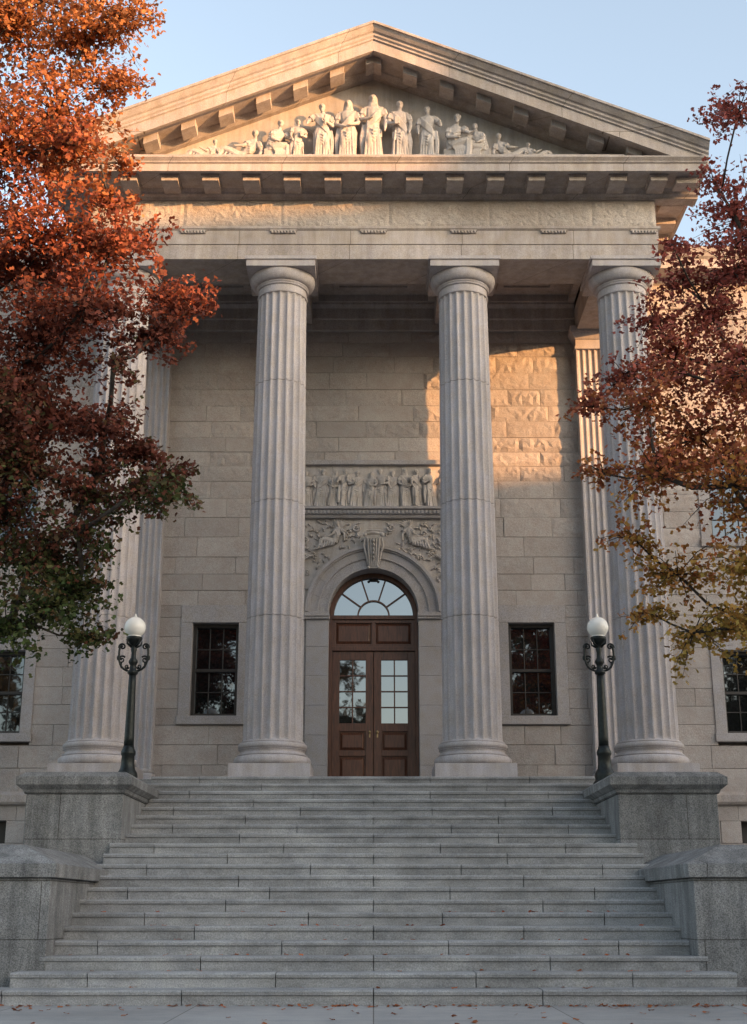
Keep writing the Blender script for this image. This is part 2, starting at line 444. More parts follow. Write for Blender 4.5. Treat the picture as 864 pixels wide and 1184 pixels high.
for s in (-1, 1):
    hs = [(c-.7, c+.7, a-.16, b_+.3) for c, a, b_, h in wing_w if c*s > 0] 
    hb = [(s*7.7-.55, s*7.7+.55, 2.15, 2.58)]
    m = MB()
    xa, xb = (5.31, 14) if s > 0 else (-14, -5.31)
    ashlar(m, xa, xb, 3.13, 13.3, 26.2, .3, hs, .34, .48)
    ashlar(m, xa, xb, 0.0, 2.88, 26.1, .4, hb, .4, .5)
    part(m, 'wing_wall', M_wall, BLD)
    t = MB(); t.px([(26.5,2.88),(26.02,2.88),(25.98,2.93),(25.98,3.06),(26.05,3.13),(26.5,3.13)], xa, xb)
    part(t, 'water_table', M_trim, BLD, bevel=.006)
    c = MB()
    c.px([(26.6,13.3),(26.17,13.3),(26.17,13.5),(26.12,13.52),(26.12,13.56),(26.19,13.58),(26.19,14.1),(26.08,14.16),(26.05,14.24),(25.66,14.26),(25.62,14.24),(25.62,14.46),(25.56,14.5),(25.48,14.66),(25.48,14.7),(26.6,14.85)], xa, xb)
    part(c, 'wing_cornice', M_ent, BLD, bevel=.006)
b = MB(); b.box(-14, 14, 26.485, 46, 0, 14.3)
part(b, 'main_block', M_trim, BLD)
b = MB(); b.box(-14.05, 14.05, 26.4, 46.2, 14.86, 14.95); part(b, 'flat_roof', M_roof, BLD)

def window(xc, z0, z1, hw, yf, yg, rows=4, cols=3):
    fr = MB(); o = .065
    ya, yb = yg-.10, yg+.02
    fr.box(xc-hw, xc-hw+o, ya, yb, z0, z1); fr.box(xc+hw-o, xc+hw, ya, yb, z0, z1)
    fr.box(xc-hw+o, xc+hw-o, ya+.002, yb, z1-o, z1); fr.box(xc-hw+o, xc+hw-o, ya+.002, yb, z0, z0+o)
    zm = (z0+z1)/2
    fr.box(xc-hw+o, xc+hw-o, ya+.03, yb, zm-.03, zm+.03)
    iw = 2*(hw-o)
    for i in range(1, cols):
        x = xc-hw+o+iw*i/cols; fr.box(x-.010, x+.010, yg-.025, yb, z0+o, z1-o)
    for i in range(1, rows):
        if abs(i*2-rows) < .1: continue
        z = z0+o+(z1-z0-2*o)*i/rows; fr.box(xc-hw+o, xc+hw-o, yg-.022, yb, z-.010, z+.010)
    gl = MB(); gl.box(xc-hw+.01, xc+hw-.01, yg, yg+.01, z0+.01, z1-.01)
    su = MB(); e = .23; y0 = yf-.03
    su.box(xc-hw-e, xc-hw, y0, yf+.28, z0, z1+.005); su.box(xc+hw, xc+hw+e, y0, yf+.28, z0, z1+.005)
    su.box(xc-hw-e, xc+hw+e, y0-.004, yf+.28, z1+.005, z1+(.36 if z1 > 6 and z1 < 7 else .3))
    si = MB(); si.box(xc-hw-e-.02, xc+hw+e+.02, yf-.07, yf+.28, z0-.17, z0)
    W = place('window', gl.mesh('window_glass', M_glass), BLD, (0, 26, 0)); W.location = (0, 0, 0)
    W.data.transform(Matrix.Translation((0, -26, 0)))
    def sub(mb, nm, mt, bv):
        o_ = place(nm, mb.mesh(nm, mt), W, (0, 0, 0)); addbevel(o_, bv)
    sub(fr, 'window_frame', M_woodframe, .004); sub(su, 'window_surround', M_surr, .008); sub(si, 'window_sill', M_surr, .012)
for xc, z0, z1, hw in WINS: window(xc, z0, z1, hw, 25.6, 25.84)
for xc, z0, z1, hw in wing_w: window(xc, z0, z1, hw, 26.2, 26.46)
for s in (-1, 1):
    m = MB(); m.box(s*7.7-.55, s*7.7+.55, 26.44, 26.47, 2.15, 2.58)
    part(m, 'basement_window', M_woodframe, BLD)

# doorway
for s in (-1, 1):
    ds = MB()
    a, b_ = sorted((s*.895, s*1.34))
    for i in range(6):
        z = FLOOR+i*.58; ds.block(a, b_, 25.52, 26.1, z+.001, min(z+.579, 6.45), .004)
    a, b_ = sorted((s*.88, s*1.40)); ds.box(a, b_, 25.46, 26.1, 6.452, 6.50); ds.box(a, b_, 25.43, 26.1, 6.503, 6.585)
    part(ds, 'door_jamb', M_surr, BLD, bevel=.006)
av = MB(); nv = 11
for i in range(nv):
    a0 = math.pi*i/nv+.001; a1 = math.pi*(i+1)/nv-.001
    for r0, r1, ya, yb in ((.895,.93,25.47,26.1),(.93,1.10,25.50,26.08),(1.10,1.125,25.46,26.0),(1.125,1.27,25.48,25.95),(1.27,1.30,25.44,25.9),(1.30,1.36,25.40,25.88)):
        av.ring_arch(r0, r1, 6.588, ya, yb, a0, a1, 5)
part(av, 'arch', M_surr, BLD, auto=35)
for s in (-1, 1):
    spn = MB()
    pts = [(-1.75*s, 6.6), (-1.37*s, 6.6)]
    for i in range(17):
        a = math.pi/2*i/16; pts.append((-s*1.35*math.cos(a), 6.59+1.35*math.sin(a)))
    pts += [(0-.001*s, 8.54), (-1.75*s, 8.54)]
    spn.py(pts, 25.57, 25.88)
    part(spn, 'spandrel_panel', M_sculp, BLD)
shf = MB()
shf.px([(25.88,8.542),(25.48,8.542),(25.46,8.57),(25.46,8.60),(25.42,8.605),(25.42,8.69),(25.36,8.71),(25.36,8.76),(25.88,8.79)], -1.82, 1.82)
for i in range(46):
    x = -1.79+i*.0795; shf.box(x-.022, x+.022, 25.385, 25.43, 8.618, 8.682)
part(shf, 'dentil_shelf', M_surr, BLD, bevel=.003)
rp = MB(); rp.box(-1.76, 1.76, 25.60, 25.88, 8.78, 9.76)
RP = part(rp, 'relief_panel', M_sculp, BLD)
rb = MB(); rb.box(-1.80, 1.80, 25.50, 25.62, 9.70, 9.80); rb.box(-1.80, -1.72, 25.50, 25.62, 8.79, 9.699); rb.box(1.72, 1.80, 25.50, 25.62, 8.79, 9.699)
part(rb, 'relief_border', M_surr, RP, bevel=.008)
key = MB()
key.loft([[(-.09,25.50,7.46),(.09,25.50,7.46),(.09,25.36,7.46),(-.09,25.36,7.46)], [(-.14,25.50,8.14),(.14,25.50,8.14),(.14,25.30,8.14),(-.14,25.30,8.14)]])
for i in range(5):
    u = (i-2)/2.; key.tube([(u*.075,25.345,7.50),(u*.10,25.31,7.8),(u*.115,25.29,8.06)], [.014,.018,.02], 8)
key.tube([(-.17,25.32,8.16),(0,25.29,8.18),(.17,25.32,8.16)], [.032,.036,.032], 12); key.tube([(-.14,25.33,8.235),(.14,25.33,8.235)], [.022,.022], 8)
for s in (-1, 1):
    key.ell((s*.175,25.30,8.14), (.045,.04,.045), 12, 8); key.ell((s*.10,25.34,7.47), (.03,.035,.03), 10, 8)
    key.tube([(s*.17,25.34,8.08),(s*.19,25.34,7.92),(s*.14,25.36,7.72),(s*.11,25.37,7.55)], [.018,.026,.02,.014], 8)
for i in range(5): key.ell((0,25.26+.01*i,8.0-.085*i), (.032-.003*i,.03,.036), 10, 8)
part(key, 'keystone_cartouche', M_sculp, BLD, auto=50)

DY = 25.93
fr = MB()
for s in (-1, 1):
    a, b_ = sorted((s*.83, s*.894)); fr.box(a, b_, DY-.06, DY+.1, FLOOR, 6.588)
fr.ring_arch(.80, .893, 6.588, DY-.06, DY+.1, 0, math.pi, 32)
fr.box(-.83, .83, DY-.09, DY+.1, 6.52, 6.60); fr.box(-.83, .83, DY-.075, DY+.1, 5.88, 5.96)
fr.box(-.83, .83, DY+.0, DY+.1, 5.96, 6.52)
for x in (-.81, -.015, .78): fr.box(x-.02, x+.05, DY-.045, DY, 5.96, 6.52)
fr.box(-.83, .83, DY-.043, DY, 5.96, 6.02); fr.box(-.83, .83, DY-.043, DY, 6.45, 6.52)
for x0, x1 in ((-.75, -.05), (.05, .75)): fr.raised(x0, x1, 6.03, 6.44, DY-.0, DY-.03, .05)
DF = part(fr, 'door_frame', M_wood, BLD, bevel=.005)
fg = MB(); fg.ring_arch(.001, .81, 6.60, DY+.02, DY+.04, 0, math.pi, 32)
FL = part(fg, 'fanlight', M_fan, BLD)
mu = MB()
for i in range(1, 5):
    a = math.pi*i/5
    d = Vector((math.cos(a), 0, math.sin(a))); n_ = Vector((-math.sin(a), 0, math.cos(a)))*.014
    p0 = Vector((0, 0, 6.60))+d*.31; p1 = Vector((0, 0, 6.60))+d*.81
    rings = [[tuple(p-n_+Vector((0,DY-.02,0))), tuple(p+n_+Vector((0,DY-.02,0))), tuple(p+n_+Vector((0,DY+.03,0))), tuple(p-n_+Vector((0,DY+.03,0)))] for p in (p0, p1)]
    mu.loft(rings)
mu.ring_arch(.30, .33, 6.60, DY-.025, DY+.03, 0, math.pi, 20)
part(mu, 'fanlight_muntin', M_wood, FL)
for s in (-1, 1):
    xa, xb = sorted((s*.006, s*.828)); sw = .15
    lf = MB(); y0, y1 = DY-.025, DY+.04
    lf.box(xa, xa+sw, y0, y1, FLOOR+.01, 5.875); lf.box(xb-sw, xb, y0, y1, FLOOR+.01, 5.875)
    for za, zb_ in ((FLOOR+.01, 3.22), (3.80, 3.90), (4.28, 4.44), (5.70, 5.875)):
        lf.box(xa+sw, xb-sw, y0+.002, y1, za, zb_)
    for za, zb_ in ((3.22, 3.80), (3.90, 4.28)):
        lf.box(xa+sw, xb-sw, y0+.04, y1, za, zb_); lf.raised(xa+sw+.02, xb-sw-.02, za+.02, zb_-.02, y0+.04, y0+.006, .05)
    xm = (xa+xb)/2; lf.box(xm-.013, xm+.013, y0+.008, y1-.01, 4.44, 5.70)
    for i in range(1, 4):
        z = 4.44+1.26*i/4; lf.box(xa+sw, xb-sw, y0+.01, y1-.01, z-.012, z+.012)
    LF = part(lf, 'door', M_wood, BLD, bevel=.005, label='dark wooden glazed door leaf')
    gl = MB(); gl.box(xa+sw-.005, xb-sw+.005, DY+.012, DY+.02, 4.43, 5.71); part(gl, 'door_glass', M_glass2, LF)
    hd = MB(); hx = s*.075
    hd.box(hx-.014, hx+.014, y0-.008, y0, 4.16, 4.30); hd.tube([(hx, y0-.01, 4.26), (hx, y0-.05, 4.26)], [.010, .010], 8); hd.ell((hx, y0-.055, 4.26), (.024, .018, .024), 10, 8)
    part(hd, 'handle', M_brass, LF, bevel=.003)
m = MB(); m.box(-.93, .93, 26.1, 26.2, FLOOR, 7.62); part(m, 'door_recess', M_woodframe, BLD)

m = MB()
m.box(-5.6, 5.6, YTOP+.45, 26.55, 0, FLOOR-.004)
part(m, 'portico_platform', M_step, BLD)

# columns
def fluted(R0, R1, z0, z1, joints):
    L = z1-z0
    zs = [z0+L*i/30 for i in range(31)] + [z0+.03, z0+.07, z0+.12, z1-.03, z1-.07, z1-.12]
    for j in joints: zs += [j-.016, j-.010, j+.010, j+.016]
    zs = sorted(set(zs)); out = []
    nf, ns = 20, 8
    for z in zs:
        t = (z-z0)/L; r = R0+(R1-R0)*(t**1.25)
        e = min(z-z0, z1-z)
        dep = .048*(1-max(0, 1-e/.12)**2)**.5 if e < .12 else .048
        g_ = .014 if any(abs(z-j) < .012 for j in joints) else 0
        ring = []
        for f in range(nf):
            for i in range(ns):
                u = i/ns; a = 2*math.pi*(f+u)/nf
                d = 0 if u > .86 or i == 0 else dep*math.sin(math.pi*min(1, u/.875))**.7
                rr = r-d-g_
                ring.append((rr*math.cos(a), rr*math.sin(a), z))
        out.append(ring)
    return out
sh = MB(); sh.loft(fluted(.515, .455, .66, 8.98, [2.8, 4.9, 7.2]))
sh_me = sh.mesh('column_shaft', M_col)
sh_me.polygons.foreach_set('use_smooth', [True]*len(sh_me.polygons)); sh_me.set_sharp_from_angle(angle=R(28))
ba = MB(); ba.box(-.68, .68, -.68, .68, 0, .25)
def torus_prof(r, z, h, n=8): return [(r+h/2*math.cos(-math.pi/2+math.pi*i/n), z+h/2+h/2*math.sin(-math.pi/2+math.pi*i/n)) for i in range(n+1)]
ba.lathe([(.5,.25)]+torus_prof(.585,.252,.16)+[(.60,.42),(.60,.435),(.565,.455),(.55,.48),(.56,.51),(.585,.52),(.585,.53)]+torus_prof(.545,.532,.10)+[(.555,.635),(.555,.65),(.53,.67)], 64)
ba_me = ba.mesh('column_base', M_col, True); ba_me.set_sharp_from_angle(angle=R(35))
ca = MB(); ca.lathe([(.45,8.97),(.468,8.975),(.475,8.985),(.475,9.0),(.455,9.01),(.455,9.13),(.478,9.135),(.488,9.15),(.478,9.165),(.492,9.175),(.50,9.19),(.49,9.205)]+[(.49+.125*math.sin(t*math.pi/16), 9.21+.165*(1-math.cos(t*math.pi/16))) for t in range(9)]+[(.61,9.405)], 64)
ca.box(-.64, .64, -.64, .64, 9.405, 9.53); ca.box(-.67, .67, -.67, .67, 9.533, 9.597)
ca_me = ca.mesh('capital', M_col, True); ca_me.set_sharp_from_angle(angle=R(35))
for X in (-4.72, -1.73, 1.70, 4.72):
    L = (X, 22.62, FLOOR)
    c = place('column', sh_me, BLD, L, group='giant fluted columns')
    place('column_base', ba_me, c, L); place('capital', ca_me, c, L)

for s in (-1, 1):
    xa, xb = sorted((s*4.26, s*5.04)); W_ = xb-xa
    prof = [(xa, 25.75), (xa, 25.34)]
    nfl = 6; fw = W_/(nfl+.35)
    for i in range(nfl):
        c0 = xa+fw*.17+fw*(i+.5)
        for k in range(7):
            a = math.pi*k/6; prof.append((c0-.4*fw*math.cos(a), 25.34+.035*math.sin(a)))
    prof += [(xb, 25.34), (xb, 25.75)]
    m = MB(); m.pz(prof, FLOOR+.5, 12.2)
    P_ = part(m, 'pilaster', M_col, BLD, auto=40)
    cb = MB(); cb.box(xa-.03, xb+.03, 25.3, 25.75, 12.2, 12.26); cb.box(xa-.01, xb+.01, 25.32, 25.75, 12.26, 12.42)
    cb.frustum((xa-.02, xb+.02, 25.3, 25.75), 12.42, (xa-.1, xb+.1, 25.22, 25.75), 12.55); cb.box(xa-.12, xb+.12, 25.2, 25.75, 12.553, 12.69)
    part(cb, 'capital', M_col, P_, bevel=.006)
    bb = MB(); bb.box(xa-.1, xb+.1, 25.22, 25.75, FLOOR, FLOOR+.25); bb.box(xa-.05, xb+.05, 25.27, 25.75, FLOOR+.25, FLOOR+.42); bb.box(xa-.02, xb+.02, 25.3, 25.75, FLOOR+.42, FLOOR+.5)
    part(bb, 'pilaster_base', M_col, P_, bevel=.03)

# entablature
AF = 22.1
ent = MB()
ent.box(-5.35, 5.35, AF, 23.12, 12.6, 12.9); ent.box(-5.37, 5.37, AF-.02, 23.12, 12.902, 13.19)
for s in (-1, 1):
    xa, xb = sorted((s*4.28, s*5.35)); ent.box(xa, xb, 23.123, 26.2, 12.602, 12.9)
    xa, xb = sorted((s*4.28, s*5.37)); ent.box(xa, xb, 23.123, 26.2, 12.902, 13.188)
part(ent, 'architrave', M_ent, BLD, bevel=.006)
tn = MB(); tn.px([(22.3,13.19),(AF-.03,13.19),(AF-.06,13.215),(AF-.06,13.26),(AF-.01,13.275),(22.3,13.275)], -5.41, 5.41)
for s in (-1, 1):
    xa, xb = sorted((s*5.2, s*5.41)); tn.box(xa, xb, 22.303, 26.2, 13.192, 13.272)
part(tn, 'taenia', M_trim, BLD, bevel=.004)
for i in range(7):
    reg = MB()
    xc = -5.1+i*1.7
    for k in range(8):
        reg.lathe([(.019, 0), (.028, -.0), (.020, .05)], 8, (xc-.21+k*.06, AF-.045, 13.12))
    reg.box(xc-.25, xc+.25, AF-.062, AF-.021, 13.16, 13.189)
    part(reg, 'guttae', M_trim, BLD)
fz = MB()
xs_ = [-5.35, -3.6, -1.75, .3, 2.2, 4.15, 5.35]
for a, b_ in zip(xs_[:-1], xs_[1:]): fz.rockblock(a+(.001 if a > -5.3 else 0), b_-(.001 if b_ < 5.3 else 0), AF+.004, 22.3, 13.276, 13.84, .016, .06)
for s in (-1, 1):
    xa, xb = sorted((s*5.0, s*5.352)); fz.box(xa, xb, 22.302, 26.2, 13.274, 13.84)
part(fz, 'frieze', M_frz, BLD)
def cprof(o):
    return [(o(-.2),13.842),(o(.05),13.842),(o(.06),13.87),(o(.12),13.90),(o(.14),13.94),(o(.20),13.99),(o(.78),13.99),(o(.79),13.95),(o(.86),13.95),(o(.86),14.10),(o(.89),14.115),(o(.90),14.14),(o(.955),14.19),(o(.955),14.215),(o(-.2),14.30)]
co = MB(); co.px(cprof(lambda d: AF-d), -6.16, 6.16)
for s in (-1, 1):
    co.py([(s*(abs(x)), z-.002) for x, z in cprof(lambda d: 5.35+d*.85)], 22.303, 26.2)
CO = part(co, 'cornice', M_ent, BLD, bevel=.004)
mf = MB(); mf.box(-.155, .155, -.24, .24, -.13, 0); mf.box(-.175, .175, -.26, .24, -.045, -.001)
mf_me = mf.mesh('mutule', M_trim)
for i in range(-7, 8):
    addbevel(place('mutule', mf_me, CO, (i*.757, AF-.44, 13.992)), .006)
ms = MB(); ms.box(-.22, .22, -.155, .155, -.13, 0); ms_me = ms.mesh('mutule', M_trim)
for s in (-1, 1):
    for i in range(6):
        addbevel(place('mutule', ms_me, CO, (s*5.74, 22.5+i*.68, 13.99)), .006)
    addbevel(place('mutule', ms_me, CO, (s*5.85, AF-.44, 13.99)), .006)
ce = MB(); ce.box(-4.3, 4.3, 23.1, 26.2, 13.45, 13.7)
for X in (-1.72, 1.72): ce.box(X-.42, X+.42, 23.1, 25.5, 12.86, 13.46)
ce.px([(25.9,12.72),(25.5,12.72),(25.5,12.95),(25.46,12.96),(25.46,13.2),(25.38,13.26),(25.38,13.34),(25.9,13.34)], -4.28, 4.28)
for a, b_ in ((-4.28, -2.14), (-1.3, 1.3), (2.14, 4.28)):
    for d, z in ((.0, 13.30), (.45, 13.41)):
        ce.box(a+d, a+d+.14, 23.12+d, 25.45-d*.9, z, 13.46-.001*d); ce.box(b_-d-.14, b_-d, 23.12+d, 25.45-d*.9, z, 13.461)
        ce.box(a+d+.14, b_-d-.14, 23.12+d, 23.26+d, z+.002, 13.462); ce.box(a+d+.14, b_-d-.14, 25.31-d*.9, 25.45-d*.9, z+.002, 13.463)
part(ce, 'coffered_ceiling', M_trim, BLD, bevel=.006)

# pediment
SL = .4135; TOP = 17.09
py = MB()
tz = 14.29
xe = (TOP-.5-tz)/SL
py.py([(-xe, tz), (xe, tz), (0, TOP-.5)], 22.16, 22.5)
PED = part(py, 'pediment', M_sculp, BLD)
fl = MB(); fl.px([(22.16,14.2),(21.52,14.23),(21.5,14.30),(21.5,14.46),(21.56,14.50),(22.16,14.50)], -4.7, 4.7)
part(fl, 'sculpture_ledge', M_trim, PED, bevel=.006)
rk = MB()
prof = [(22.6,-.55),(22.05,-.55),(22.0,-.53),(21.92,-.49),(21.9,-.46),(21.36,-.46),(21.35,-.52),(21.27,-.52),(21.27,-.30),(21.235,-.285),(21.235,-.25),(21.20,-.22),(21.20,-.17),(21.16,-.15),(21.09,-.06),(21.06,-.05),(21.06,0),(22.6,0)]
rk.rake(prof, [-6.2, 0], SL, TOP); rk.rake(prof, [0, 6.2], SL, TOP)
part(rk, 'raking_cornice', M_ent, PED, bevel=.003)
for i in range(-8, 9):
    xc = i*.70
    if i == 0: xs = [-.15, 0, .15]
    else: xs = [xc-.135, xc+.135]
    rm = MB(); rm.rake([(21.88,-.60),(21.52,-.60),(21.52,-.457),(21.88,-.457)], xs, SL, TOP)
    part(rm, 'raking_modillion', M_trim, PED, bevel=.006)
rf = MB(); rp_ = [(22.6,-.12),(22.6,-.03),(40,-.03),(40,-.12)]
rf.rake(rp_, [-6.17, 0, 6.17], SL, TOP); part(rf, 'roof', M_roof, BLD)
m = MB(); m.py([(-5.3, 14.29), (5.3, 14.29), (5.3, TOP-.2-SL*5.3), (0, TOP-.2), (-5.3, TOP-.2-SL*5.3)], 22.52, 40); part(m, 'attic', M_trim, BLD)

# ------------------------------------------------------------ sculpted figures
def bake(mb, name, vox, mat):
    me = mb.mesh(name, mat)
    ob = bpy.data.objects.new(name, me); COL.objects.link(ob)
    r_ = ob.modifiers.new('r', 'REMESH'); r_.mode = 'VOXEL'; r_.voxel_size = vox
    s_ = ob.modifiers.new('s', 'SMOOTH'); s_.iterations = 1; s_.factor = .5
    dg = bpy.context.evaluated_depsgraph_get()
    m2 = bpy.data.meshes.new_from_object(ob.evaluated_get(dg)); m2.name = name
    bpy.data.objects.remove(ob)
    m2.polygons.foreach_set('use_smooth', [True]*len(m2.polygons))
    if not m2.materials: m2.materials.append(mat)
    return m2
def head(m, c, lean=0, veil=False, beard=False):
    x, y, z = c
    m.ell((x, y, z), (.043, .052, .062)); m.ell((x, y-.016, z-.03), (.030, .034, .036))
    m.tube([(x, y-.045, z+.018), (x, y-.064, z-.012), (x, y-.05, z-.016)], [.007, .011, .008], 8)
    m.ell((x, y-.045, z-.033), (.014, .01, .005), 8, 6); m.ell((x, y-.046, z+.022), (.034, .012, .007), 8, 6)
    m.ell((x, y+.014, z+.022), (.053, .056, .052))
    for s in (-1, 1): m.ell((x+s*.044, y-.002, z-.004), (.009, .014, .018), 8, 6); m.ell((x+s*.017, y-.047, z+.008), (.009, .006, .005), 8, 6)
    if veil: m.tube([(x, y+.02, z+.07), (x, y+.03, z+.03), (x, y+.04, z-.05), (x, y+.04, z-.15)], [.03, .062, .07, .09], 14, .06, 6)
    else: m.ell((x, y+.06, z+.01), (.03, .03, .03))
    if beard: m.ell((x, y-.035, z-.06), (.026, .022, .035))
def arm(m, sh, el, ha, sleeve=True):
    m.tube([sh, tuple((Vector(sh)+Vector(el))/2), el], [.040, .036, .029], 10)
    if sleeve: m.tube([sh, tuple((Vector(sh)*.4+Vector(el)*.6))], [.046, .055], 12, .12, 5)
    m.tube([el, tuple((Vector(el)+Vector(ha))/2), ha], [.029, .026, .018], 10)
    d = (Vector(ha)-Vector(el)).normalized(); q = Vector(ha)+d*.025
    m.tube([ha, tuple(q)], [(.016, .02), (.014, .022)], 8)
    for k in range(4):
        o = Vector((0, (k-1.5)*.011, 0)); m.tube([tuple(q+o), tuple(q+o+d*.028+Vector((0,-.004,0)))], [.0065, .005], 6)
def standing(seed, rh=None, lh=None, re=None, le=None, veil=False, beard=False, prop=None):
    r = random.Random(seed); m = MB(); sw = r.choice((-1, 1))*.018; ph = r.uniform(0, 6)
    pts = [(0,0,0),(0,0,.05),(sw*.4,0,.2),(sw,0,.36),(sw*1.4,0,.48),(sw*.6,0,.60),(0,0,.70),(-sw*.4,0,.78),(-sw*.4,0,.825)]
    rad = [(.14,.10),(.128,.095),(.115,.085),(.115,.085),(.112,.082),(.086,.066),(.112,.078),(.116,.07),(.05,.045)]
    m.tube(pts, rad, 72, [.12,.12,.10,.08,.05,.04,.03,.02,0], 11, ph)
    m.tube([(0,0,.80),(0,-.004,.87),(0,0,.90)], [.038,.03,.03], 12)
    m.tube([(-.125,0,.785),(0,0,.80),(.125,0,.785)], [.036,.045,.036], 10)
    for s in (-1, 1): m.tube([(s*.045,-.05,0),(s*.045,-.09,.012),(s*.05,-.135,.008)], [.02,.022,.012], 8)
    k = r.choice((-1, 1)); m.tube([(k*.05,-.02,.45),(k*.055,-.085,.29),(k*.05,-.05,.04)], [.05,.045,.035], 12)
    for i in range(6):
        x = -.105+.04*i+r.uniform(-.008,.008); m.tube([(x*.7,-.066,.5),(x*.9,-.09,.3),(x*1.05,-.105,.02)], [.007,.014,.017], 8)
    for i in range(4):
        o = i*.036; m.tube([(-.11*k,-.03,.80-o),(-.02*k,-.088,.68-o),(.08*k,-.08,.56-o*.8),(.11*k,-.02,.50-o)], [.016,.015,.015,.012], 8)
    for i in range(4):
        o = i*.036; m.tube([(.11*k,-.03,.52-o),(0,-.104,.43-o*1.4),(-.11*k,-.03,.47-o*.8)], [.014,.017,.014], 8)
    m.tube([(k*.13,-.01,.55),(k*.15,-.03,.35),(k*.14,-.02,.10)], [.026,.036,.03], 14, .25, 5)
    R_ = rh or (-.13,-.09,.47); L_ = lh or (.13,-.1,.52)
    arm(m, (-.128,0,.775), re or (-.16,-.02,.61), R_); arm(m, (.128,0,.775), le or (.165,-.02,.62), L_)
    head(m, (r.uniform(-.01,.01), -.008, .935), veil=veil, beard=beard)
    if prop == 'staff': m.tube([(R_[0], R_[1]-.02, 0), (R_[0], R_[1]-.02, 1.02)], [.009,.009], 8); m.ell((R_[0], R_[1]-.02, 1.03), (.022,)*3)
    if prop == 'book': m.box(L_[0]-.05, L_[0]+.03, L_[1]-.04, L_[1]-.015, L_[2]-.03, L_[2]+.09)
    if prop == 'scroll': m.tube([(L_[0], L_[1]-.02, L_[2]-.08), (L_[0], L_[1]-.02, L_[2]+.09)], [.018,.018], 8)
    return m
def seated(seed, lean=.0, beard=False):
    r = random.Random(seed); m = MB()
    m.box(-.16, .10, -.07, .12, 0, .22)
    m.tube([(-.03,0,.20),(-.04,0,.32),(-.03+lean*.5,0,.45),(-.01+lean,0,.55),(lean,0,.60)], [(.11,.1),(.085,.075),(.10,.08),(.11,.07),(.05,.04)], 40, .05, 9)
    m.tube([(lean,0,.58),(.01+lean,0,.66)], [.036,.03], 10)
    head(m, (.02+lean, -.01, .715), beard=beard)
    for s, o in ((-1, 0), (1, .03)):
        m.tube([(-.02,s*.05,.25),(.12,s*.06-.02,.29+o),(.20+o,s*.06-.02,.30+o)], [.075,.062,.055], 14, .05, 6)
        m.tube([(.20+o,s*.06-.02,.30+o),(.20+o,s*.06-.02,.15),(.18+o,s*.06-.02,.02)], [.056,.05,.045], 18, .14, 6)
        m.tube([(.18+o,s*.06-.02,.015),(.25+o,s*.06-.02,.012)], [.022,.013], 8)
    for i in range(6):
        m.tube([(-.08+.03*i,-.09,.30-.01*i),(.02+.03*i,-.11,.17),(.02+.04*i,-.08,.02)], [.014,.016,.018], 8)
    for i in range(4): m.tube([(-.1,-.05,.5-.04*i),(0,-.09,.44-.04*i),(.09,-.05,.48-.045*i)], [.01,.013,.01], 8)
    arm(m, (-.09+lean*.8,-.03,.54), (-.12+lean,-.08,.40), (.04,-.13,.35)); arm(m, (.10+lean,.0,.54), (.17+lean,-.04,.44), (.24,-.05,.40+r.uniform(0,.1)))
    return m
def reclining(seed, up=.0, wing=False):
    r = random.Random(seed); m = MB()
    m.tube([(-.02,0,.09),(-.09,0,.16),(-.17,0,.28+up),(-.22,0,.37+up),(-.235,0,.41+up)], [(.10,.09),(.085,.075),(.095,.075),(.10,.065),(.045,.04)], 40, .05, 9)
    m.tube([(-.235,0,.40+up),(-.24,0,.47+up)], [.034,.03], 10); head(m, (-.235,-.01,.525+up))
    m.tube([(-.02,-.02,.09),(.15,-.04,.20),(.25,-.05,.24)], [.088,.07,.058], 18, .07, 6)
    m.tube([(.25,-.05,.24),(.34,-.05,.13),(.42,-.05,.04)], [.058,.048,.036], 18, .1, 6)
    m.tube([(-.02,.02,.08),(.18,.0,.09),(.34,-.01,.06),(.52,-.02,.035)], [.085,.07,.052,.03], 18, .09, 6)
    m.tube([(.50,-.02,.03),(.57,-.04,.04)], [.022,.014], 8); m.tube([(.42,-.05,.03),(.48,-.07,.02)], [.022,.014], 8)
    for i in range(7):
        m.tube([(-.1+.07*i,-.06,.17+.012*i),(-.04+.07*i,-.10,.08),(-.01+.075*i,-.08,.01)], [.013,.016,.014], 8)
    for i in range(4): m.tube([(-.27+.03*i,-.03,.33-.05*i+up),(-.16,-.08,.27-.04*i+up),(-.08,-.05,.28-.05*i+up)], [.01,.013,.01], 8)
    arm(m, (-.29,-.02,.36+up), (-.34,-.04,.19+up*.5), (-.30,-.12,.06)); arm(m, (-.15,-.02,.36+up), (-.06,-.1,.27+up), (.05,-.12,.26))
    if wing:
        for i in range(7):
            a = .5+i*.2; m.tube([(-.2,.03,.36),(-.2-.18*math.cos(a),.03,.36+.18*math.sin(a)),(-.2-.36*math.cos(a-.15),.02,.36+.34*math.sin(a-.15))], [(.02,.012),(.032,.014),(.012,.01)], 8)
    return m
VX = .0085
S = [bake(standing(1, rh=(-.05,-.12,.60), re=(-.17,-.04,.62), lh=(.15,-.1,.45), prop=None, veil=True), 'relief_figure', VX, M_sculp),
     bake(standing(2, rh=(-.2,-.1,.70), re=(-.19,-.03,.60), prop='staff', beard=True), 'relief_figure', VX, M_sculp),
     bake(standing(3, lh=(.06,-.13,.58), prop='book'), 'relief_figure', VX, M_sculp),
     bake(standing(4, rh=(-.24,-.06,.62), re=(-.22,-.02,.68), lh=(.03,-.13,.66), beard=True, prop='scroll'), 'relief_figure', VX, M_sculp),
     bake(standing(5, rh=(-.03,-.13,.52), lh=(.05,-.13,.55), veil=True), 'relief_figure', VX, M_sculp),
     bake(standing(6, lh=(.2,-.08,.68), le=(.21,-.03,.62), rh=(-.14,-.1,.5)), 'relief_figure', VX, M_sculp)]
